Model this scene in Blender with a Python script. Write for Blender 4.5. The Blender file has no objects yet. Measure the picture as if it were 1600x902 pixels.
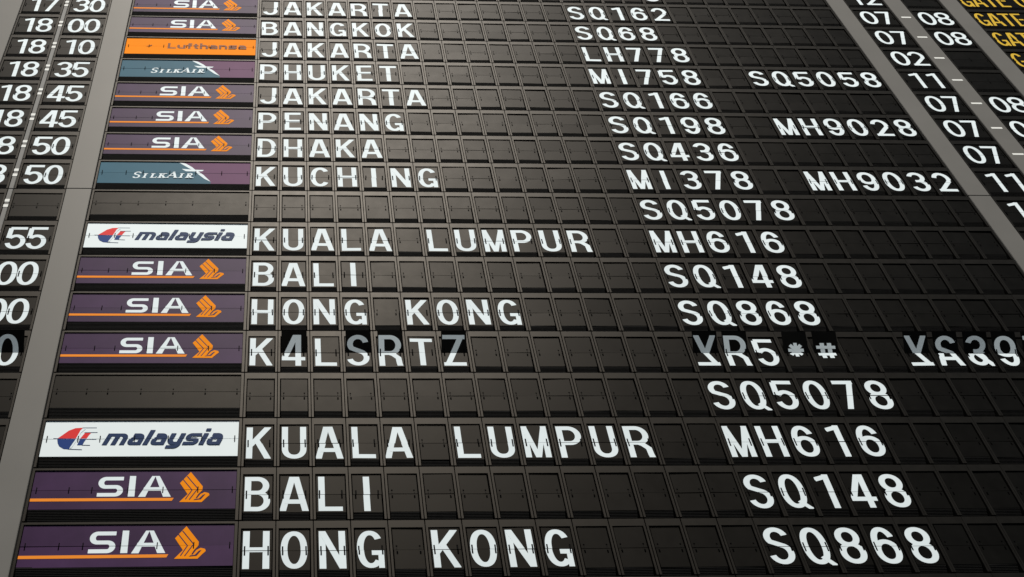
import bpy, bmesh, math, random
from math import sin, cos, pi, radians
from mathutils import Vector, Matrix

random.seed(7)
S = bpy.context.scene
COL = S.collection

# ------------------------------------------------------------------ camera
U = 0.08                    # metres per character column
A = 1.6709                  # row pitch in columns
CAMH = 1.6
CX0, CY0, CZ0 = 1.25524, 39.78989, 23.09198      # eye: columns right, columns down, columns out from the board
RM = ((0.99912171, 0.02588053, -0.03295448),
      (0.00379928, 0.72726886, 0.68634217),
      (0.04172967, -0.68586457, 0.72653178))


def W(c, y, d=0.0):
    """board point (column, columns down from row 0, depth into the board) -> world"""
    return Vector((c * U, d * U, CAMH + (CY0 - y) * U))


def bw(v):
    return Vector((v[0], v[2], -v[1]))


cam = bpy.data.cameras.new("camera")
cam.sensor_fit = 'HORIZONTAL'
cam.sensor_width = 36.0
cam.lens = 36.0 * 1500 / 1600
cam.shift_x = (800 - 510.092) / 1600
cam.shift_y = (442.758 - 451) / 1600
cam.clip_start = 0.05
cam.clip_end = 200
co = bpy.data.objects.new("camera", cam)
COL.objects.link(co)
rx, ry, rz = bw(RM[0]), -bw(RM[1]), -bw(RM[2])
m3 = Matrix((rx, ry, rz)).transposed()
co.matrix_world = Matrix.Translation(W(CX0, CY0, -CZ0)) @ m3.to_4x4()
S.camera = co

# ------------------------------------------------------------------ light
wd = bpy.data.worlds.new("World")
S.world = wd
wd.use_nodes = True
wd.node_tree.nodes["Background"].inputs[0].default_value = (0.40, 0.72, 1.0, 1)
wd.node_tree.nodes["Background"].inputs[1].default_value = 0.05

LDIR = Vector((0.005, -0.655, 0.756)).normalized()
la = bpy.data.lights.new("hall_ceiling_light", 'AREA')
la.shape = 'DISK'
la.size = 8.0
la.energy = 4950
la.color = (1.0, 0.945, 0.87)
lo = bpy.data.objects.new("hall_ceiling_light", la)
COL.objects.link(lo)
lo.location = W(8, 12) + LDIR * 18
lo.rotation_euler = LDIR.to_track_quat('Z', 'Y').to_euler()

vs = S.view_settings
vs.view_transform = 'Standard'
vs.look = 'None'
vs.exposure = 0.0
vs.gamma = 1.0
vs.use_curve_mapping = False

# ------------------------------------------------------------------ materials


def mat(name, col, rough=0.5, spec=0.5, metal=0.0, var=0.0, vscale=30.0, bump=0.0, rvar=0.0, tint=None):
    m = bpy.data.materials.new(name)
    m.use_nodes = True
    nt = m.node_tree
    b = nt.nodes["Principled BSDF"]
    b.inputs["Base Color"].default_value = (*col, 1)
    b.inputs["Roughness"].default_value = rough
    b.inputs["Specular IOR Level"].default_value = spec
    b.inputs["Metallic"].default_value = metal
    if tint:
        b.inputs["Specular Tint"].default_value = (*tint, 1)
    if var or bump or rvar:
        tc = nt.nodes.new("ShaderNodeTexCoord")
        oi = nt.nodes.new("ShaderNodeObjectInfo")
        ad = nt.nodes.new("ShaderNodeVectorMath")
        ad.operation = 'ADD'
        nt.links.new(tc.outputs["Object"], ad.inputs[0])
        nt.links.new(oi.outputs["Location"], ad.inputs[1])
        nz = nt.nodes.new("ShaderNodeTexNoise")
        nz.inputs["Scale"].default_value = vscale
        nz.inputs["Detail"].default_value = 5
        nz.inputs["Roughness"].default_value = 0.6
        nt.links.new(ad.outputs[0], nz.inputs["Vector"])
        if var:
            mr = nt.nodes.new("ShaderNodeMapRange")
            mr.inputs["From Min"].default_value = 0.25
            mr.inputs["From Max"].default_value = 0.75
            mr.inputs["To Min"].default_value = 1 - var
            mr.inputs["To Max"].default_value = 1 + var
            nt.links.new(nz.outputs["Fac"], mr.inputs["Value"])
            # each flap also differs slightly from its neighbours
            m2 = nt.nodes.new("ShaderNodeMapRange")
            m2.inputs["To Min"].default_value = 1 - var * 0.7
            m2.inputs["To Max"].default_value = 1 + var * 0.7
            nt.links.new(oi.outputs["Random"], m2.inputs["Value"])
            mu = nt.nodes.new("ShaderNodeMath")
            mu.operation = 'MULTIPLY'
            nt.links.new(mr.outputs[0], mu.inputs[0])
            nt.links.new(m2.outputs[0], mu.inputs[1])
            vm = nt.nodes.new("ShaderNodeVectorMath")
            vm.operation = 'SCALE'
            vm.inputs[0].default_value = col
            nt.links.new(mu.outputs[0], vm.inputs["Scale"])
            nt.links.new(vm.outputs[0], b.inputs["Base Color"])
        if rvar:
            mr = nt.nodes.new("ShaderNodeMapRange")
            mr.inputs["From Min"].default_value = 0.3
            mr.inputs["From Max"].default_value = 0.7
            mr.inputs["To Min"].default_value = rough - rvar
            mr.inputs["To Max"].default_value = rough + rvar
            nt.links.new(nz.outputs["Fac"], mr.inputs["Value"])
            nt.links.new(mr.outputs[0], b.inputs["Roughness"])
        if bump:
            bp = nt.nodes.new("ShaderNodeBump")
            bp.inputs["Strength"].default_value = bump
            bp.inputs["Distance"].default_value = 0.001
            n2 = nt.nodes.new("ShaderNodeTexNoise")
            n2.inputs["Scale"].default_value = 420
            n2.inputs["Detail"].default_value = 3
            nt.links.new(ad.outputs[0], n2.inputs["Vector"])
            nt.links.new(n2.outputs["Fac"], bp.inputs["Height"])
            nt.links.new(bp.outputs[0], b.inputs["Normal"])
    return m


M = dict(
    flap=mat("black_flap_plastic", (0.0026, 0.0027, 0.0027), 0.44, 0.13, var=0.25, tint=(1, .90, .77), vscale=22, rvar=0.02),
    frame=mat("charcoal_frame", (0.0056, 0.0055, 0.0053), 0.44, 0.24, var=0.2, tint=(1, .90, .77), vscale=40, rvar=0.02),
    stack=mat("flap_edges", (0.005, 0.005, 0.005), 0.7, 0.1, var=0.3, vscale=60),
    slot=mat("slot_black", (0.0016, 0.0016, 0.0018), 0.9, 0.0),
    back=mat("back_black", (0.002, 0.002, 0.002), 0.9, 0.0),
    white=mat("white_lettering", (0.80, 0.905, 0.96), 0.55, 0.1, var=0.035, vscale=14),
    whitepanel=mat("white_flap", (0.83, 0.92, 0.96), 0.5, 0.1, var=0.02, vscale=14),
    purple=mat("purple_flap", (0.044, 0.019, 0.060), 0.46, 0.095, var=0.2, vscale=12),
    orange=mat("orange_print", (0.92, 0.29, 0.008), 0.55, 0.03, var=0.03),
    orangeline=mat("orange_line", (0.90, 0.29, 0.035), 0.55, 0.03),
    orangeflap=mat("orange_flap", (0.95, 0.275, 0.006), 0.55, 0.03, var=0.03),
    brown=mat("brown_print", (0.20, 0.06, 0.018), 0.5, 0.1),
    teal=mat("teal_flap", (0.045, 0.125, 0.180), 0.47, 0.06, var=0.08, vscale=12),
    mauve=mat("mauve_flap", (0.130, 0.050, 0.118), 0.47, 0.06, var=0.08, vscale=12),
    red=mat("red_print", (0.72, 0.035, 0.035), 0.5, 0.1),
    blue=mat("blue_print", (0.012, 0.045, 0.20), 0.5, 0.1),
    navy=mat("navy_print", (0.010, 0.030, 0.095), 0.5, 0.1),
    yellow=mat("yellow_lettering", (0.66, 0.44, 0.05), 0.5, 0.1),
    panel=mat("grey_painted_metal", (0.140, 0.138, 0.132), 0.48, 0.27, var=0.06, vscale=5, bump=0.06, rvar=0.03, tint=(1, .95, .86)),
    strip=mat("grey_strip", (0.15, 0.15, 0.145), 0.5, 0.3, var=0.08, vscale=25),
    mark=mat("white_mark", (0.80, 0.82, 0.80), 0.5, 0.1),
)

# ------------------------------------------------------------------ mesh builder (module coordinates: x right, y down, d into board)


class MB:
    def __init__(self, ox=0.0, oy=0.0):
        self.v, self.f, self.mi, self.mats = [], [], [], []
        self.ox, self.oy = ox, oy

    def _m(self, name):
        if name not in self.mats:
            self.mats.append(name)
        return self.mats.index(name)

    def face(self, pts, m):
        n = len(self.v)
        self.v += [((x - self.ox) * U, d * U, -(y - self.oy) * U) for x, y, d in pts]
        self.f.append(list(range(n, n + len(pts))))
        self.mi.append(self._m(m))

    def poly(self, pts, d, m):
        """flat print facing the viewer"""
        ar = sum(pts[i][0] * pts[(i + 1) % len(pts)][1] - pts[(i + 1) % len(pts)][0] * pts[i][1] for i in range(len(pts)))
        if ar > 0:
            pts = pts[::-1]
        self.face([(x, y, d) for x, y in pts], m)

    def box(self, x0, x1, y0, y1, d0, d1, m):
        P = [(x0, y0, d0), (x1, y0, d0), (x1, y1, d0), (x0, y1, d0), (x0, y0, d1), (x1, y0, d1), (x1, y1, d1), (x0, y1, d1)]
        for q in ((0, 3, 2, 1), (4, 5, 6, 7), (0, 1, 5, 4), (1, 2, 6, 5), (2, 3, 7, 6), (3, 0, 4, 7)):
            self.face([P[i] for i in q], m)

    def prism(self, out, d0, d1, m):
        """outline (x,y) extruded in depth"""
        self.face([(x, y, d0) for x, y in out], m)
        self.face([(x, y, d1) for x, y in out[::-1]], m)
        n = len(out)
        for i in range(n):
            a, b = out[i], out[(i + 1) % n]
            self.face([(a[0], a[1], d0), (a[0], a[1], d1), (b[0], b[1], d1), (b[0], b[1], d0)], m)

    def mesh(self, name, bevel=0.0):
        me = bpy.data.meshes.new(name)
        me.from_pydata(self.v, [], self.f)
        for k in self.mats:
            me.materials.append(M[k])
        for p, i in zip(me.polygons, self.mi):
            p.material_index = i
        if bevel:
            bm = bmesh.new()
            bm.from_mesh(me)
            bmesh.ops.remove_doubles(bm, verts=bm.verts, dist=1e-6)
            bmesh.ops.recalc_face_normals(bm, faces=bm.faces)
            bmesh.ops.bevel(bm, geom=list(bm.edges), offset=bevel * U, segments=2, affect='EDGES', clamp_overlap=True)
            bm.to_mesh(me)
            bm.free()
        me.update()
        return me


def clip(pts, axis, val, keep_less):
    """clip a convex polygon"""
    out = []
    n = len(pts)
    for i in range(n):
        a, b = pts[i], pts[(i + 1) % n]
        ia = (a[axis] <= val) == keep_less or a[axis] == val
        ib = (b[axis] <= val) == keep_less or b[axis] == val
        if ia:
            out.append(a)
        if ia != ib:
            t = (val - a[axis]) / (b[axis] - a[axis])
            out.append((a[0] + t * (b[0] - a[0]), a[1] + t * (b[1] - a[1])))
    return out if len(out) >= 3 else None


# ------------------------------------------------------------------ stroke lettering


def arc(cx, cy, rx, ry, a0, a1, n=None, e=2.0):
    n = n or max(4, int(abs(a1 - a0) / 9))
    r = []
    for i in range(n + 1):
        t = radians(a0 + (a1 - a0) * i / n)
        c, s = cos(t), sin(t)
        r.append((cx + rx * math.copysign(abs(c) ** (2 / e), c), cy + ry * math.copysign(abs(s) ** (2 / e), s)))
    return r


def stroke(pts, st, bt, closed=False):
    """constant pen (st wide on stems, bt on bars) along a polyline -> convex quads"""
    k = bt / st
    P = [(x * k, y) for x, y in pts]
    Q = [P[0]]
    for p in P[1:]:
        if math.hypot(p[0] - Q[-1][0], p[1] - Q[-1][1]) > 1e-5:
            Q.append(p)
    if closed and math.hypot(Q[0][0] - Q[-1][0], Q[0][1] - Q[-1][1]) < 1e-4:
        Q.pop()
    n = len(Q)
    h = bt / 2
    Lf, Rt = [], []
    for i in range(n):
        a = Q[i - 1] if (i > 0 or closed) else None
        b = Q[(i + 1) % n] if (i < n - 1 or closed) else None
        q = Q[i]
        ds = []
        if a:
            l = math.hypot(q[0] - a[0], q[1] - a[1])
            ds.append(((q[0] - a[0]) / l, (q[1] - a[1]) / l))
        if b:
            l = math.hypot(b[0] - q[0], b[1] - q[1])
            ds.append(((b[0] - q[0]) / l, (b[1] - q[1]) / l))
        if len(ds) == 1:
            nx, ny = -ds[0][1], ds[0][0]
            s = 1
        else:
            nx, ny = -(ds[0][1] + ds[1][1]), ds[0][0] + ds[1][0]
            l = math.hypot(nx, ny) or 1
            nx, ny = nx / l, ny / l
            s = 1 / max(0.35, nx * -ds[0][1] + ny * ds[0][0])
        Lf.append(((q[0] + nx * h * s) / k, q[1] + ny * h * s))
        Rt.append(((q[0] - nx * h * s) / k, q[1] - ny * h * s))
    qs = []
    for i in range(n if closed else n - 1):
        j = (i + 1) % n
        qs.append([Lf[i], Lf[j], Rt[j], Rt[i]])
    return qs


def glyph(ch, h=1.07, w=None, st=0.176, bt=0.130):
    """list of strokes (lists of convex quads), x from 0 to w, y up from the baseline; and w"""
    ws = {'I': .2, 'M': .74, 'A': .79, 'E': .63, 'L': .66, '1': .42, '4': .72, '7': .64, '*': .5, '#': .62, 'J': .66, 'T': .70}
    f = 1.0 if w is None else w / 0.70
    w = ws.get(ch, 0.70) * f
    c, L, R, B, T, Mi = w / 2, st / 2, w - st / 2, bt / 2, h - bt / 2, h / 2
    rx, ry = w / 2 - st / 2, h / 2 - bt / 2
    X = .3                        # overshoot, trimmed below
    st_ = lambda p, cl=False: stroke(p, st, bt, cl)
    stem = lambda x: st_([(x, 0), (x, h)])
    bar = lambda y, a=0.0, b=None: st_([(a, y), (w if b is None else b, y)])
    o = []

    def ext(a, b, k=X):
        dx, dy = b[0] - a[0], b[1] - a[1]
        l = math.hypot(dx, dy)
        return [(a[0] - dx / l * k, a[1] - dy / l * k), (b[0] + dx / l * k, b[1] + dy / l * k)]
    x0c, x1c, y0c = 0.0, w, 0.0
    if ch == 'I':
        o = [stem(c)]
    elif ch == 'L':
        o = [stem(L), bar(B, L)]
    elif ch == 'T':
        o = [st_([(c, 0), (c, T)]), bar(T)]
    elif ch == 'E':
        o = [stem(L), bar(B, L), bar(T, L), bar(Mi * 1.02, L, w * .93)]
    elif ch == 'H':
        o = [stem(L), stem(R), bar(Mi, L, R)]
    elif ch == 'K':
        o = [stem(L), st_(ext((L, .38 * h), (R - .0, h))), st_([(.40 * w, .60 * h)] + [ext((.40 * w, .60 * h), (R + .005, 0))[1]])]
        x0c = 0.0
        o[1] = [q for q in (clip(q, 0, L, False) for q in o[1]) if q]
    elif ch == 'N':
        o = [stem(L), stem(R), st_(ext((L * .95, h), (w - L * .95, 0)))]
    elif ch == 'M':
        o = [stem(L * .92), stem(w - L * .92), stroke(ext((L * .9, h), (c, -.02)), .15, .12), stroke(ext((w - L * .9, h), (c, -.02)), .15, .12)]
        o[2] = [q for q in (clip(q, 0, c + .04, True) for q in o[2]) if q]
        o[3] = [q for q in (clip(q, 0, c - .04, False) for q in o[3]) if q]
    elif ch == 'A':
        l1, l2 = ext((L * .98, 0), (c - .045, h)), ext((w - L * .98, 0), (c + .045, h))
        o = [st_(l1), st_(l2), bar(.265 * h, w * .18, w * .82)]
    elif ch == 'Z':
        o = [bar(T), bar(B), st_(ext((L * 1.1, 0), (w - L * 1.1, h)))]
    elif ch == 'Y':
        o = [st_([(c, 0), (c, .45 * h)]), st_([(c, .40 * h)] + [ext((c, .4 * h), (L * .9, h))[1]]), st_([(c, .40 * h)] + [ext((c, .4 * h), (w - L * .9, h))[1]])]
    elif ch == 'U':
        o = [st_([(L, h)] + arc(c, B + rx, rx, rx, 180, 360, e=2.2) + [(R, h)])]
    elif ch == 'J':
        o = [st_([(R, h)] + arc(c, B + .27, rx, .27, 0, -165, e=2.1))]
    elif ch in 'O0QCGD69':
        if ch == 'D':
            o = [stem(L), st_([(L, T), (w * .42, T)] + arc(w * .42, Mi, w * .58 - st / 2, ry, 90, -90, e=2.3) + [(w * .42, B), (L, B)])]
        elif ch in 'O0Q':
            o = [st_(arc(c, Mi, rx, ry, 0, 360, 48, e=2.25), True)]
            if ch == 'Q':
                o.append(stroke([(c + .09, .21 * h), (w + .02, -.04)], .14, .10))
                x1c, y0c = w + .06, -.03
        elif ch == 'C':
            o = [st_(arc(c, Mi, rx, ry, 38, 322, 40, e=2.25))]
        elif ch == 'G':
            o = [st_(arc(c, Mi, rx, ry, 36, 318, 40, e=2.25)), st_([(w - st * .36, 0), (w - st * .36, .42 * h)]), bar(.40 * h, w * .54)]
        elif ch == '6' or ch == '9':
            rb = .30 * h - B / 2
            pts = arc(c, Mi, rx, ry, 30, 180, 22, e=2.15) + [(L, B + rb)]
            o = [st_(pts), st_(arc(c, B + rb, rx, rb, 0, 360, 36, e=2.15), True)]
            if ch == '9':
                o = [[[(w - x, h - y) for x, y in q] for q in s] for s in o]
    elif ch == 'S':
        mid = .52 * h
        r1, r2 = (T - mid) / 2, (mid - B) / 2
        o = [st_(arc(c, T - r1, rx * .94, r1, 14, 215, 22) + arc(c, B + r2, rx, r2, 60, -166, 24))]
    elif ch == '3':
        mid = .53 * h
        r1, r2 = (T - mid) / 2, (mid - B) / 2
        o = [st_(arc(c, T - r1, rx * .92, r1, 165, -80, 24)), st_(arc(c, B + r2, rx, r2, 80, -166, 24)), bar(mid, w * .36, w * .62)]
    elif ch == '8':
        mid = .53 * h
        r1, r2 = (T - mid) / 2, (mid - B) / 2
        o = [st_(arc(c, T - r1, rx * .92, r1, 0, 360, 30, e=2.1), True), st_(arc(c, B + r2, rx, r2, 0, 360, 32, e=2.1), True)]
    elif ch == '2':
        o = [st_(arc(c, T - .27 * h, rx, .27 * h, 168, -28, 22) + [(L * 1.15, B)]), bar(B)]
    elif ch == '1':
        x = w - L
        o = [stem(x), st_([(x, h - bt * .55), (0, h - bt * 1.25)])]
    elif ch == '4':
        o = [st_(ext((L * .7, .26 * h), (.60 * w, h))), bar(.26 * h), stem(.70 * w)]
        o[0] = [q for q in (clip(q, 1, .20 * h, False) for q in o[0]) if q]
        o[0] = [q for q in (clip(q, 0, .75 * w, True) for q in o[0]) if q]
    elif ch == '5':
        o = [bar(T, L, w * .96), st_([(L * 1.2, T), (L, .50 * h)]), st_(arc(c, B + .27 * h, rx, .27 * h, 146, -165, 28))]
    elif ch == '7':
        o = [bar(T), st_(ext((w - L, h - bt * .4), (.34 * w, 0)))]
        o[1] = [q for q in (clip(q, 1, T, True) for q in o[1]) if q]
    elif ch == 'B':
        mid = .53 * h
        r1, r2 = (T - mid) / 2, (mid - B) / 2
        o = [stem(L), st_([(L, T), (w * .5, T)] + arc(w * .5, T - r1, w * .46 - st / 2, r1, 90, -90) + [(L, mid)]),
             st_([(L, mid), (w * .5, mid)] + arc(w * .5, B + r2, w * .5 - st / 2, r2, 90, -90) + [(L, B)])]
    elif ch in 'PR':
        mid = .46 * h
        r1 = (T - mid) / 2
        o = [stem(L), st_([(L, T), (w * .5, T)] + arc(w * .5, T - r1, w * .5 - st / 2, r1, 90, -90) + [(L, mid)])]
        if ch == 'R':
            o.append(st_([(c - .02, mid), (c + .10, mid - .05), (R - .01, .28 * h), (R + .01, .1), (R + .05, -.1)]))
            x1c = w + .03
    elif ch == 'z':                            # Z seen in mirror image, as on a flap caught between two letters
        o = [bar(T), bar(B), st_(ext((L * 1.1, h), (w - L * 1.1, 0)))]
    elif ch == '*':
        o = [stroke([(c - .25 * cos(t), .56 * h - .24 * sin(t)), (c + .25 * cos(t), .56 * h + .24 * sin(t))], .115, .105)
             for t in (0, pi / 4, pi / 2, 3 * pi / 4)]
    elif ch == '#':
        o = [stroke([(x, .28 * h), (x, .78 * h)], .14, .10) for x in (w * .32, w * .70)] + [stroke([(0, y), (w, y)], .14, .10) for y in (.42 * h, .65 * h)]
    elif ch == '&':
        o = [st_(arc(c - .02, .76 * h, .17, .17 * h, 0, 360, 24), True), st_(arc(c - .04, .29 * h, rx * .82, .21 * h, 0, 360, 28), True),
             st_([(.25 * w, .7 * h), (w, 0)])]
    res = []
    for s in o:
        qs = []
        for q in s:
            for ax, v, kl in ((0, x0c, False), (0, x1c, True), (1, y0c, False), (1, h - y0c, True)):
                if q:
                    q = clip(q, ax, v, kl)
            if q:
                qs.append(q)
        res.append(qs)
    return res, w


def lower_case(txt, xh, lw, gap, st, bt, asc=1.42, desc=-.40, shear=0.0):
    """wide rounded lower-case strokes; returns (strokes, total width) from the baseline up"""
    out, x = [], 0.0
    for ch in txt:
        w = lw
        r = xh * .36
        S_ = lambda p, cl=False: out.append(stroke([(x + a, b) for a, b in p], st, bt, cl))
        l, rr, b_, t_ = st / 2, w - st / 2, bt / 2, xh - bt / 2
        if ch == 'a':
            S_([(l, t_)] + arc(rr - r, t_ - r, r, r, 90, 0) + [(rr, 0)])
            S_([(rr, xh * .60), (l + r * .6, xh * .60)] + arc(l + r * .6, xh * .34, r * .6, xh * .26, 90, 180) + arc(l + r * .6, b_ + xh * .2, r * .6, xh * .2, 180, 270) + [(rr, b_)])
        elif ch == 'm':
            w = lw * 1.5
            rr = w - st / 2
            S_([(l, 0), (l, t_), (rr - r, t_)] + arc(rr - r, t_ - r, r, r, 90, 0) + [(rr, 0)])
            S_([(w / 2, 0), (w / 2, t_)])
        elif ch == 'n':
            S_([(l, 0), (l, t_), (rr - r, t_)] + arc(rr - r, t_ - r, r, r, 90, 0) + [(rr, 0)])
        elif ch == 'h':
            S_([(l, 0), (l, xh * asc)])
            S_([(l, t_), (rr - r, t_)] + arc(rr - r, t_ - r, r, r, 90, 0) + [(rr, 0)])
        elif ch == 'u':
            S_([(l, xh)] + arc(l + r, b_ + r, r, r, 180, 270) + [(rr, b_)])
            S_([(rr, 0), (rr, xh)])
        elif ch == 'l':
            w = st
            S_([(l, 0), (l, xh * asc)])
        elif ch == 'i':
            w = st
            S_([(l, 0), (l, xh)])
            S_([(l, xh * 1.2), (l, xh * 1.42)])
        elif ch == 'y':
            S_([(l, xh)] + arc(l + r, b_ + r, r, r, 180, 270) + [(rr, b_)])
            S_([(rr, xh), (rr, desc * xh + bt / 2 + r * .6)] + arc(rr - r * .6, desc * xh + bt / 2 + r * .6, r * .6, r * .6, 0, -90) + [(l * .5, desc * xh + bt / 2)])
        elif ch == 's':
            q = (t_ - b_) / 4
            S_([(w, t_), (l + q, t_)] + arc(l + q, t_ - q, q, q, 90, 270) + arc(rr - q, b_ + q, q, q, 90, -90) + [(0, b_)])
        elif ch == 't':
            w = lw * .62
            S_([(st, xh * 1.3), (st, b_)])
            S_([(0, t_), (w, t_)])
            S_([(st, b_), (w, b_)])
        elif ch == 'f':
            w = lw * .62
            S_([(st, 0), (st, xh * asc - bt / 2), (w, xh * asc - bt / 2)])
            S_([(0, t_), (w, t_)])
        elif ch == 'L':
            S_([(l, 0), (l, xh * asc)])
            S_([(l, b_), (w, b_)])
        x += w + gap
    out = [[[(px + shear * py, py) for px, py in q] for q in s] for s in out]
    return out, x - gap


# ------------------------------------------------------------------ scene helpers


def new(name, me, parent=None, loc=(0, 0, 0)):
    o = bpy.data.objects.new(name, me)
    COL.objects.link(o)
    o.location = loc
    if parent:
        o.parent = parent
    return o


def tag(o, label=None, cat=None, group=None, kind=None):
    if label:
        o["label"] = label
    if cat:
        o["category"] = cat
    if group:
        o["group"] = group
    if kind:
        o["kind"] = kind
    return o


def thing(name, loc, label, cat, group=None):
    return tag(new(name, None, None, loc), label, cat, group)


FL = 0.035      # depth of the flap faces behind the frame front
GAP = 0.006     # half the gap between the two flaps


def frame_mesh(w, bar, post):
    """inverted U frame of one module; open at the foot where the flap pack hangs"""
    g = .013
    b = MB(w / 2, A)
    out = [(g, .016), (w - g, .016), (w - g, A - .022), (w - g - post, A - .022), (w - g - post, bar), (g + post, bar), (g + post, A - .022), (g, A - .022)]
    b.prism(out, 0, .30, 'frame')
    return b.mesh("frame", .005)


def stack_mesh(w, x0, x1, yb):
    """body behind the flaps and the pack of flap edges hanging below them"""
    b = MB(w / 2, A)
    b.box(x0 - .035, x1 + .035, .20, yb + .02, .085, .29, 'back')
    n = 6
    y, d = yb - .015, FL + .012
    dy, dd = (A - .03 - yb) / n, .017
    for i in range(n):
        y1 = y + dy + (.015 if i == 0 else 0)
        b.box(x0 + .004, x1 - .004, y, y1 - .006, d, .27, 'stack')
        b.box(x0 + .008, x1 - .008, y1 - .006, y1, d + .014, .26, 'back')
        y, d = y1, d + dd
    return b.mesh("flap_stack")


def halves(w, x0, x1, y0, ym, y1, prints, base, slots, angle=0.0, sl=.13, dots=False, sw=.020):
    """two flap meshes; prints = list of (material, [strokes]) in module coordinates, base = material or list of (material, polygon)"""
    res = []
    for up in (True, False):
        b = MB(w / 2, A)
        a, c = (y0, ym - GAP) if up else (ym + GAP, y1)
        bm_ = base if isinstance(base, str) else base[0][0]
        b.box(x0, x1, a, c, FL, FL + .014, bm_)
        dd = FL - .0012
        layers = [] if isinstance(base, str) else [(m, [[p]]) for m, p in base[1:]]
        for m, strokes in layers + prints:
            for s in strokes:
                for q in s:
                    q = clip(q, 1, c, True)
                    q = q and clip(q, 1, a, False)
                    q = q and clip(q, 0, x1, True)
                    q = q and clip(q, 0, x0, False)
                    if q:
                        b.poly(q, dd, m)
                dd -= .0009
        dd -= .0008
        for sx in slots:
            if dots:
                if up:
                    b.poly([(sx - sw, ym - sl), (sx + sw, ym - sl), (sx + sw, ym - sl * .68), (sx - sw, ym - sl * .68)], dd, 'slot')
                    b.box(sx - .006, sx + .006, ym - sl * .5, c, dd - .006, dd - .001, 'stack')
                else:
                    b.poly([(sx - sw, ym + sl * .3), (sx + sw, ym + sl * .3), (sx + sw, ym + sl), (sx - sw, ym + sl)], dd, 'slot')
            elif up:
                b.poly([(sx - sw, ym - sl), (sx + sw, ym - sl), (sx + sw, c), (sx - sw, c)], dd, 'slot')
                b.box(sx - .007, sx + .007, ym - sl * .8, c, dd - .006, dd - .001, 'stack')
            else:
                b.poly([(sx - sw, a), (sx + sw, a), (sx + sw, ym + sl), (sx - sw, ym + sl)], dd, 'slot')
        if angle and up:                      # flap caught half way over, swung out about its hinge line
            t = radians(angle)
            yh, dh = -(ym - A) * U, FL * U
            b.v = [(x, dh + (y - dh) * cos(t) - (z - yh) * sin(t), yh + (z - yh) * cos(t) + (y - dh) * sin(t)) for x, y, z in b.v]
        res.append(b.mesh("upper_flap" if up else "lower_flap"))
    return res


def place(strokes, x, ybase):
    """glyph space (y up from the baseline) -> module space (y down)"""
    return [[[(x + px, ybase - py) for px, py in q] for q in s] for s in strokes]


def jitter(o, k=.45):
    o.rotation_euler = (radians(random.gauss(0, k * .6)), radians(random.gauss(0, k * .4)), radians(random.gauss(0, k)))
    if k > .3:
        o.location = (random.gauss(0, .004) * U, 0, random.gauss(0, .005) * U)


ORD = ["first", "second", "third", "fourth", "fifth", "sixth", "seventh", "eighth", "ninth", "tenth", "eleventh", "twelfth",
       "thirteenth", "fourteenth", "fifteenth", "sixteenth", "seventeenth", "eighteenth", "nineteenth", "twentieth",
       "twenty-first", "twenty-second", "twenty-third", "twenty-fourth", "twenty-fifth", "twenty-sixth", "twenty-seventh"]


def seen(x0, x1, y0, y1):
    """does the photograph show anything of this board rectangle?"""
    ok = False
    us, vs_ = [], []
    for x in (x0, x1):
        for y in (y0, y1):
            v = Vector((x - CX0, y - CY0, CZ0))
            c = [sum(RM[i][k] * v[k] for k in range(3)) for i in range(3)]
            us.append(510.092 + 1500 * c[0] / c[2])
            vs_.append(442.758 + 1500 * c[1] / c[2])
    return max(us) > 2 and min(us) < 1598 and max(vs_) > 1 and min(vs_) < 901


# ------------------------------------------------------------------ backing board and the grey covers
b = MB(14, 18 * A)
b.box(-12.6, 40.5, -1.0 * A, 18 * A, .31, .9, 'back')
tag(new("backing_board", b.mesh("backing_board"), None, W(14, 18 * A)),
    "black backing board seen only in the narrow seams between the flap modules", "backing board")


def cover(x0, x1, r0, r1, label, m='panel', d0=-.03, name="cover_panel", cat="cover panel", group="grey cover panels between the columns"):
    b = MB((x0 + x1) / 2, r1 * A)
    b.box(x0 + .01, x1 - .01, r0 * A + .012, r1 * A - .012, d0, .30, m)
    return tag(new(name, b.mesh(name, .012), None, W((x0 + x1) / 2, r1 * A)), label, cat, group)


TOPR, SEAM, BOT = -1.0, 8.0, 18.0
cover(-12.5, -10.62, TOPR, SEAM, "pale grey metal panel at the top left, left of the hours column")
cover(-6.67, -5.76, TOPR, SEAM, "upper pale grey metal strip between the minutes and the airline panels")
cover(-6.67, -5.76, SEAM, BOT, "lower pale grey metal strip left of the airline panels, below the seam")
cover(26.74, 27.61, TOPR, SEAM, "upper dark grey metal strip between code share numbers and check-in rows")
cover(26.74, 27.61, SEAM, BOT, "lower dark grey metal strip right of the cells, below the seam")
cover(32.34, 33.24, TOPR, SEAM, "grey metal strip between check-in rows and yellow gate words, top right")

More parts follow.
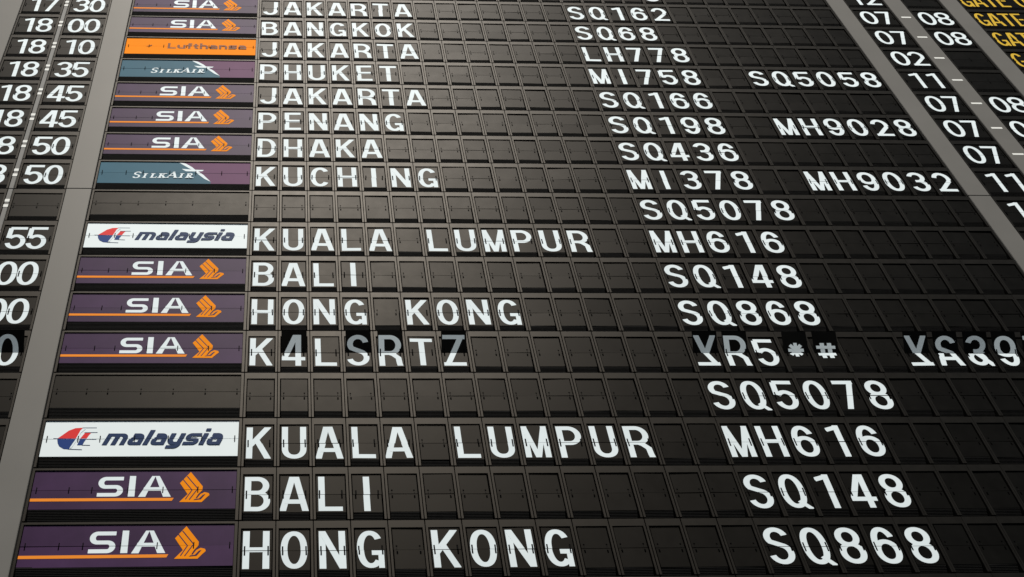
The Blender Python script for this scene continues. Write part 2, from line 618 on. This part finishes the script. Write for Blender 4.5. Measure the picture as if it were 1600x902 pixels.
# colon strips and dash strips
for r0, r1, lab in ((TOPR, SEAM, "narrow grey strip of white colons between hours and minutes, above the seam"),
                    (SEAM, 16.0, "narrow grey strip of white colons left of the minutes, below the seam")):
    s = cover(-8.735, -8.555, r0, r1, lab, 'strip', .0, "colon_strip", "colon strip", "narrow colon strips")
    for r in range(int(r0), int(r1)):
        if not seen(-8.74, -8.55, r * A, (r + 1) * A):
            continue
        for yy in (.57, .85):
            mb = MB((-8.735 - 8.555) / 2, r1 * A)
            y = r * A + yy
            mb.box(-8.728, -8.562, y, y + .15, -.010, .004, 'mark')
            new("colon_dot", mb.mesh("colon_dot", .003), s)
for r0, r1, lab in ((TOPR, SEAM, "grey strip of white dashes between the two check-in row numbers"),):
    s = cover(29.60, 30.46, r0, r1, lab, 'panel', -.01, "dash_strip", "dash strip")
    for r in range(-1, 8):
        if not seen(29.60, 30.46, r * A, (r + 1) * A):
            continue
        mb = MB((29.60 + 30.46) / 2, r1 * A)
        y = r * A + .79
        mb.box(29.80, 30.26, y, y + .105, -.016, -.006, 'mark')
        new("dash_mark", mb.mesh("dash_mark", .003), s)

# ------------------------------------------------------------------ character cells
X0, X1, Y0, YM, Y1 = .105, .895, .17, .872, 1.415
YB = 1.378                                     # baseline of the lettering
FRAME = frame_mesh(1.0, .236, .061)
STACK = stack_mesh(1.0, X0, X1, Y1)
SLOT = (.187, .803)
cache = {}


def char_meshes(ch, angle=0):
    k = (ch, angle)
    if k not in cache:
        pr = []
        if ch != ' ':
            g, w = glyph(ch)
            pr = [('white', place(g, .487 - w / 2, YB))]
        cache[k] = halves(1.0, X0, X1, Y0, YM, Y1, pr, 'flap', SLOT, angle, dots=(ch == ' '))
    return cache[k]


def colx(c):
    return c if c <= 14 else 14 + (c - 14) * .979


def cell(c, r, ch, label, group, turn=None):
    x = colx(c) + .5 * (1 if c < 14 else .98)
    name = "blank_cell" if ch == ' ' else "character_cell"
    t = thing(name, W(x, (r + 1) * A), label, "flap cell", group)
    up, lowm = char_meshes(ch)
    new("frame", FRAME, t)
    if turn:
        upc, low, ang = turn
        jitter(new("upper_flap", char_meshes(' ')[0], t))
        new("turning_flap", char_meshes(upc, ang)[0], t)
        jitter(new("lower_flap", char_meshes(low)[1], t))
    else:
        jitter(new("upper_flap", up, t))
        jitter(new("lower_flap", lowm, t))
    new("flap_stack", STACK, t)
    return t


ROWS = [  # destination, flight number, code share, airline, hour, minute, row words
    ("JAKARTA", "SQ162", "", "sia", "17", "30", "SQ162 row"),
    ("BANGKOK", "SQ68", "", "sia", "18", "00", "SQ68 row"),
    ("JAKARTA", "LH778", "", "luft", "18", "10", "LH778 row"),
    ("PHUKET", "MI758", "SQ5058", "silk", "18", "35", "MI758 row"),
    ("JAKARTA", "SQ166", "", "sia", "18", "45", "SQ166 row"),
    ("PENANG", "SQ198", "MH9028", "sia", "18", "45", "SQ198 row"),
    ("DHAKA", "SQ436", "", "sia", "18", "50", "SQ436 row"),
    ("KUCHING", "MI378", "MH9032", "silk", "18", "50", "MI378 row"),
    ("", "SQ5078", "", "blank", "  ", "  ", "upper SQ5078 row"),
    ("KUALA LUMPUR", "MH616", "", "mal", "", "55", "upper MH616 row"),
    ("BALI", "SQ148", "", "sia", "", "00", "upper SQ148 row"),
    ("HONG KONG", "SQ868", "", "sia", "", "00", "upper SQ868 row"),
    ("K4LSRTZ", "YR5*#", "YS&9T", "sia", "", "00", "row of turning flaps"),
    ("", "SQ5078", "", "blank", "", "  ", "lower SQ5078 row"),
    ("KUALA LUMPUR", "MH616", "", "mal", "", "55", "lower MH616 row"),
    ("BALI", "SQ148", "", "sia", "", "", "lower SQ148 row"),
    ("HONG KONG", "SQ868", "", "sia", "", "", "lower SQ868 row"),
]
SAY = {'*': 'asterisk', '#': 'hash sign', '&': 'ampersand'}
TURN = {1: ('4', '4', 27), 3: ('S', 'S', 29), 4: ('R', 'R', 26), 6: ('Z', 'Z', 30), 14: ('Y', 'z', 31), 15: ('R', 'R', 27), 17: ('*', '*', 24), 18: ('#', '#', 25),
        21: ('Y', 'z', 31), 22: ('S', 'A', 30), 23: ('3', '&', 32), 24: ('9', '9', 28), 25: ('T', 'T', 29)}

for r in range(-1, 18):
    real = 0 <= r <= 16
    dest, fl, cs, _, _, _, rw = ROWS[r] if real else ("", "", "", "", "", "", "row cut by the top edge" if r < 0 else "row cut by the bottom edge")
    line = [' '] * 27
    for i, ch in enumerate(dest):
        line[i] = ch
    for i, ch in enumerate(fl):
        line[14 + i] = ch
    for i, ch in enumerate(cs):
        line[21 + i] = ch
    if r == -1:
        line[18] = '8'
    for c, ch in enumerate(line):
        if not seen(colx(c), colx(c + 1), r * A + (1.2 if r < 0 else 0), (r + 1) * A):
            continue
        n = ORD[c]
        if r == 12 and c in TURN:
            up, low, _ = TURN[c]
            lab = f"half turned flap showing grey {SAY.get(up, up)}, {n} cell in the row of turning flaps"
            cell(c, r, up, lab, "turning flap cells", TURN[c])
            continue
        if ch != ' ':
            s = SAY.get(ch, ch)
            if not real:
                lab = "white digit flap of which only the foot shows at the top edge"
            elif r == 12:
                lab = f"still white {s} flap, {n} cell in the row of turning flaps"
            elif c < 14:
                up = dest.split()
                wd_ = up[0] if c < len(up[0]) else up[-1]
                i = c if c < len(up[0]) else c - len(up[0]) - 1
                lab = f"white {s} flap, {ORD[i]} letter of {wd_} in the {rw}"
            elif c < 21:
                pre = (rw.split()[0] + " ") if rw.split()[0] in ("upper", "lower") else ""
                lab = f"white {s} flap, {ORD[c - 14]} character of the {pre}flight number {fl}"
            else:
                lab = f"white {s} flap, {ORD[c - 21]} character of code share number {cs}"
            cell(c, r, ch, lab, "white lettered flap cells")
        else:
            if not real:
                lab = f"blank black flap cell, {n} column of the {rw}"
            elif c < len(dest):
                a, b_ = dest.split()
                lab = f"blank black flap cell in the gap between {a} and {b_}, {rw}"
            elif c < 14 and dest and r != 12:
                lab = f"blank black flap cell, {ORD[c - len(dest)]} after {dest.split()[-1]} in the {rw}"
            elif 14 <= c and r != 12:
                if cs and c < 21:
                    lab = f"blank black flap cell, {ORD[c - 14 - len(fl)]} after {fl} and before {cs}"
                else:
                    lab = f"blank black flap cell, {ORD[c - 14 - len(fl)]} after {fl} in the {rw}"
            else:
                lab = f"blank black flap cell, {n} from the left in the {rw}"
            cell(c, r, ch, lab, "blank black flap cells")

# ------------------------------------------------------------------ time and check-in modules (one wide flap, two digits)
pair_cache = {}


def pair_kit(w, txt, cs, angle=0, col='white', gw=None, wide=None):
    k = (round(w, 3), txt, angle, col)
    if k not in pair_cache:
        pr = []
        for ch, cx in zip(txt, cs):
            if ch != ' ':
                g, gwid = glyph(ch, w=gw, st=.166 if gw > .6 else .135, bt=.122 if gw > .6 else .105)
                pr.append((col, place(g, cx - gwid / 2, YB)))
        sl = (.16, w / 2 + .05, w - .16) if w < 3 else [w * f for f in (.03, .2, .35, .5, .65, .8, .97)]
        pair_cache[k] = halves(w, .10, w - .10, Y0, YM, Y1, pr, 'flap', sl, angle, dots=not txt.strip())
    return pair_cache[k]


frames = {}


def wide_module(x0, x1, r, txt, cs, name, label, cat, group, turn=0, col='white', gw=None):
    w = x1 - x0
    t = thing(name, W((x0 + x1) / 2, (r + 1) * A), label, cat, group)
    k = round(w, 3)
    if k not in frames:
        frames[k] = (frame_mesh(w, .236, .068), stack_mesh(w, .10, w - .10, Y1))
    new("frame", frames[k][0], t)
    if turn:
        jitter(new("upper_flap", pair_kit(w, "  ", cs)[0], t), .12)
        new("turning_flap", pair_kit(w, txt, cs, turn, col, gw)[0], t)
        jitter(new("lower_flap", pair_kit(w, txt, cs, 0, col, gw)[1], t), .12)
    else:
        u, l = pair_kit(w, txt, cs, 0, col, gw)
        jitter(new("upper_flap", u, t), .12)
        jitter(new("lower_flap", l, t), .12)
    new("flap_stack", frames[k][1], t)


for r in range(-1, 17):
    rw = ROWS[r][6] if 0 <= r <= 16 else ""
    h, mi = (ROWS[r][4], ROWS[r][5]) if 0 <= r <= 16 else ("  ", "  ")
    if r < 9 and seen(-10.6, -8.74, r * A, (r + 1) * A):
        lab = f"wide flap showing hour {h} at the left of the {rw}" if h.strip() else (
            "blank wide hour flap cut by the top edge" if r < 0 else f"blank wide hour flap at the left of the {rw}")
        wide_module(-10.61, -8.74, r, h, (.57, 1.27), "hour_module", lab, "hour flap", "two digit hour flaps", gw=.68)
    if seen(-8.55, -6.68, r * A + .2, (r + 1) * A):
        mm = mi or "  "
        lab = (f"half turned minute flap showing grey {mm} in the {rw}" if r == 12 else
               f"wide flap showing minutes {mm} beside the {rw}") if mm.strip() else (
            "blank wide minute flap cut by the top edge" if r < 0 else f"blank wide minute flap beside the {rw}")
        wide_module(-8.55, -6.68, r, mm, (.57, 1.27), "minute_module", lab, "minute flap", "two digit minute flaps", turn=33 if r == 12 else 0, gw=.68)

CHECK = {-1: ("12", "  "), 0: ("07", "08"), 1: ("07", "08"), 2: ("02", "  "), 3: ("11", "  "), 4: ("07", "08"), 5: ("07", "08"),
         6: ("07", "08"), 7: ("11", "  "), 8: ("11", "  "), 9: ("  ", "  "), 10: ("  ", "  ")}
for r, (a, b_) in CHECK.items():
    rw = ROWS[r][6] if r >= 0 else "row cut by the top edge"
    if seen(27.62, 29.60, r * A + .2, (r + 1) * A):
        lab = f"first check-in row flap showing {a} in the {rw}" if a.strip() else f"blank first check-in row flap in the {rw}"
        wide_module(27.62, 29.60, r, a, (.66, 1.44), "check_in_module", lab, "check-in flap", "first check-in row flaps", gw=.72)
    if seen(30.46, 32.33, r * A + .2, (r + 1) * A):
        lab = f"second check-in row flap showing {b_} in the {rw}" if b_.strip() else f"blank second check-in row flap in the {rw}"
        wide_module(30.46, 32.34, r, b_, (.60, 1.40), "check_in_module", lab, "check-in flap", "second check-in row flaps", gw=.72)
for r in range(-1, 5):
    if seen(33.26, 39.6, r * A + .2, (r + 1) * A):
        rw = ROWS[r][6] if r >= 0 else "row cut by the top edge"
        txt = "GATE OPEN" if r < 3 else " "
        lab = f"yellow lettered gate flap, top right end of the {rw}" if r < 3 else f"dark gate flap at the right end of the {rw}"
        wide_module(33.26, 39.5, r, txt, (.45, 1.06, 1.66, 2.24, 2.6, 3.16, 3.8, 4.42, 5.05), "gate_module", lab, "gate flap",
                    "gate flaps with yellow words", col='yellow', gw=.53)

# ------------------------------------------------------------------ airline panels
AW, AX = 5.74, 5.74          # width; column + AX = module x
AX0, AX1, AY0, AYM, AY1 = .095, 5.635, .06, .70, 1.285
AFRAME = None
b = MB(AW / 2, A)
b.prism([(.013, .016), (AW - .013, .016), (AW - .013, A - .022), (AW - .093, A - .022), (AW - .093, .085), (.080, .085), (.080, A - .022), (.013, A - .022)], 0, .30, 'frame')
AFRAME = b.mesh("frame", .005)
b = MB(AW / 2, A)
b.box(.07, AW - .08, .12, AY1 + .02, .085, .29, 'back')
y, d = AY1 - .015, FL + .012
for i in range(9):
    y1 = y + (A - .03 - AY1) / 9 + (.015 if i == 0 else 0)
    b.box(AX0 + .004, AX1 - .004, y, y1 - .006, d, .285, 'stack')
    b.box(AX0 + .008, AX1 - .008, y1 - .006, y1, d + .014, .28, 'back')
    y, d = y1, d + .017
ASTACK = b.mesh("flap_stack")
ASLOT = [AX0 + f * (AX1 - AX0) for f in (.022, .18, .292, .468, .64, .812, .982)]


def P(pts, dy):
    return [(x + AX, y + dy) for x, y in pts]


def tri(pts):
    """ear-free split of a simple polygon into triangles, so that halves clip cleanly"""
    from mathutils.geometry import tessellate_polygon
    t = tessellate_polygon([[Vector((x, y, 0)) for x, y in pts]])
    return [[pts[i] for i in q] for q in t]


def sia():
    pr = []
    k = -.03
    S_ = []
    top, mid, bot = .365 + k, .625 + k, .872 + k
    xl, xr = -3.80, -3.262
    rr = (mid - top) / 2
    rs = (bot - mid) / 2
    pts = [(-3.20, top), (xl + .13, top)] + [(xl + .13 - .13 * sin(radians(t)), top + rr - rr * cos(radians(t))) for t in range(12, 180, 12)] + \
          [(xl + .13, mid), (xr - .13, mid)] + [(xr - .13 + .13 * sin(radians(t)), mid + rs - rs * cos(radians(t))) for t in range(12, 180, 12)] + [(xr - .13, bot), (-3.875, bot)]
    S_.append(stroke(P(pts, 0), .155, .112))
    S_.append([P([(-3.041, .284), (-2.871, .286), (-2.853, .932), (-3.035, .932)], k)])
    S_.append([P([(-2.43, .29), (-2.335, .29), (-2.56, .943), (-2.755, .943)], k)])
    S_.append([P([(-2.345, .29), (-2.225, .29), (-1.868, .943), (-2.08, .943)], k)])
    S_.append([P([(-2.62, .645), (-2.10, .645), (-2.03, .755), (-2.63, .755)], k)])
    # trim the inner edge of the A legs' overlap
    pr.append(('white', S_))
    pr.append(('orangeline', [[P([(-5.66, 1.0), (-1.785, 1.0), (-1.83, 1.09), (-5.66, 1.09)], -.05)]]))
    bird = [(-1.651, .522), (-1.376, .168), (-1.02, .626), (-1.024, .744), (-1.128, .872), (-1.193, .994), (-1.156, 1.003), (-1.067, .867),
            (-.958, .806), (-.843, .838), (-.82, .899), (-.905, .984), (-1.022, 1.117), (-1.628, 1.111), (-1.418, .87), (-1.482, .771)]
    pr.append(('orange', [tri(P(bird, k))]))
    ln = []
    for q in ([(-1.566, .413), (-1.306, .742), (-1.47, 1.031)], [(-1.469, .303), (-1.149, .697), (-1.363, 1.041)]):
        ln.append(stroke(P(q, k), .028, .028))
    ln.append(tri(P([(-1.215, 1.02), (-1.10, 1.005), (-1.00, .89), (-.93, .868), (-1.05, 1.035), (-1.25, 1.054)], k)))
    pr.append(('purple', ln))
    return 'purple', pr


def luft():
    base_y = .865
    st, w = lower_case("Lufthansa", .285, .36, .055, .105, .085, asc=1.45)
    k = 3.36 / w
    st = [[[(x * k, y) for x, y in q] for q in s] for s in st]
    pr = [('brown', place(st, -3.86 + AX, base_y))]
    pr.append(('brown', [[P([(-4.78, .72), (-4.62, .66), (-4.52, .60), (-4.56, .70), (-4.64, .735)], .0)]]))
    return 'orangeflap', pr


def silk():
    k = -.115
    base = ['teal', ]
    div = P([(-2.784, .10), (-.0, .10), (-.0, 1.6), (-1.531, 1.6), (-1.531, 1.288), (-2.05, .80)], k)
    pr = [('mauve', [tri(div)])]
    b1 = [(-2.784, .19), (-2.501, .272), (-2.259, .471), (-2.135, .62), (-2.181, .67), (-2.385, .523), (-2.593, .349)]
    b2 = [(-2.64, .576), (-2.38, .598), (-2.135, .62), (-1.811, .631), (-1.871, .701), (-2.113, .719), (-2.469, .708)]
    b3 = [(-2.132, .669), (-2.016, .718), (-1.81, .914), (-1.531, 1.288), (-1.764, 1.134), (-2.04, .842)]
    pr.append(('white', [tri(P(q, k)) for q in (b1, b2, b3)]))
    # slanted small capitals with thick stems, hair lines and serifs
    g = []
    sh = .25

    def hair(p, t=.03):
        return stroke(p, t, t)

    def put(ch, x, h, w):
        s = []
        if ch == 'S':
            r1 = h * .25
            s = [stroke(arc(w / 2, h - r1, w / 2, r1, 10, 215, 14) + arc(w / 2, r1, w / 2, r1, 60, -170, 14), .07, .035)]
        else:
            def stem(a, b=None, t=.075):
                b = a if b is None else b
                return stroke([(a, 0), (b, h)], t, t)

            def serif(a, y):
                return hair([(a - .075, y), (a + .075, y)], .028)
            if ch == 'I':
                s = [stem(w / 2), serif(w / 2, .012), serif(w / 2, h - .012)]
            if ch == 'L':
                s = [stem(.06), serif(.06, h - .012), hair([(0, .015), (w, .015), (w, .09)])]
            if ch == 'K':
                s = [stem(.06), serif(.06, .012), serif(.06, h - .012), hair([(.09, h * .42), (w * .9, h)], .032), stroke([(.14, h * .52), (w, 0)], .075, .06), serif(w, .012), serif(w * .85, h - .012)]
            if ch == 'A':
                s = [hair([(0, 0), (w * .55, h)], .032), stroke([(w * .5, h), (w, 0)], .085, .06), hair([(w * .2, h * .34), (w * .8, h * .34)]), serif(0, .012), serif(w, .012)]
            if ch == 'R':
                s = [stem(.06), serif(.06, .012), hair([(0, h - .015), (w * .5, h - .015)]), stroke([(w * .45, h - .02)] + arc(w * .5, h * .74, w * .33, h * .24, 90, -90) + [(.06, h * .5)], .065, .032),
                     stroke([(w * .4, h * .5), (w * 1.05, 0)], .075, .05), serif(w * 1.05, .012)]
        for q in s:
            g.append([[(x + a + sh * b_, b_) for a, b_ in f] for f in q])
    for ch, x, h, w in (('S', -4.38, .33, .20), ('I', -4.03, .25, .10), ('L', -3.77, .25, .22), ('K', -3.48, .25, .24), ('A', -3.15, .34, .32),
                        ('I', -2.70, .25, .10), ('R', -2.47, .25, .22)):
        put(ch, x, h, w)
    pr.append(('white', place(g, AX, 1.105 + k)))
    return 'teal', pr


def mal():
    k = -.015
    pr = []
    red = [(-5.238, .70), (-5.105, .574), (-4.959, .429), (-4.779, .342), (-4.562, .328), (-4.632, .43), (-4.70, .70)]
    blue = [(-5.238, .70), (-4.70, .70), (-4.77, .82), (-4.861, 1.061), (-5.006, 1.047), (-5.139, .961), (-5.203, .847)]
    r2 = [(-4.593, .70), (-4.488, .509), (-4.30, .500), (-4.355, .575), (-4.412, .70)]
    b2 = [(-4.645, .921), (-4.593, .70), (-4.412, .70), (-4.46, .80), (-4.50, .921)]
    pr.append(('red', [tri(P(red, k)), tri(P(r2, k))]))
    pr.append(('navy', [stroke(P(q, k), .02, .02) for q in ([(-4.58, .335), (-4.173, .335)], [(-4.50, .50), (-4.13, .495)], [(-5.35, .70), (-4.132, .728)], [(-4.511, .922), (-4.283, .930)], [(-4.883, 1.056), (-4.489, 1.075)])]))
    pr.append(('blue', [tri(P(blue, k)), tri(P(b2, k))]))
    pr.append(('white', [stroke(P(q, k), .05, .04) for q in ([(-4.50, .36), (-4.62, .50), (-4.72, .80), (-4.82, 1.02)],)]))
    st, w = lower_case("malaysia", .39, .42, .050, .142, .100, asc=1.30, desc=-.30, shear=.40)
    kx = 3.33 / w
    st = [[[(x * kx, y) for x, y in q] for q in s] for s in st]
    pr.append(('navy', place(st, -3.96 + AX, .925 + k)))
    return 'whitepanel', pr


AIR = {}
for key, fn in (('sia', sia), ('luft', luft), ('silk', silk), ('mal', mal)):
    base, pr = fn()
    AIR[key] = halves(AW, AX0, AX1, AY0, AYM, AY1, pr, base, ASLOT, sl=.095, sw=.014)
AIR['blank'] = halves(AW, AX0, AX1, AY0, AYM, AY1, [], 'flap', ASLOT, sl=.11, dots=True)
AIRSAY = {'sia': "purple airline panel with white SIA letters and orange bird in the {}", 'luft': "bright orange airline panel with dark lettering in the {}",
          'silk': "teal and mauve airline panel with white bird in the {}", 'mal': "white airline panel with red and blue emblem in the {}",
          'blank': "blank dark airline panel in the {}"}
for r in range(-1, 18):
    if not seen(-AX, 0, r * A + (1.2 if r < 0 else 0), (r + 1) * A):
        continue
    if 0 <= r <= 16:
        key, lab = ROWS[r][3], AIRSAY[ROWS[r][3]].format(ROWS[r][6])
    else:
        key, lab = 'blank', "dark airline panel cut by the %s edge" % ("top" if r < 0 else "bottom")
    t = thing("airline_panel", W(-AW / 2, (r + 1) * A), lab, "airline panel", "wide airline flap panels")
    new("frame", AFRAME, t)
    jitter(new("upper_flap", AIR[key][0], t), .1)
    jitter(new("lower_flap", AIR[key][1], t), .1)
    new("flap_stack", ASTACK, t)
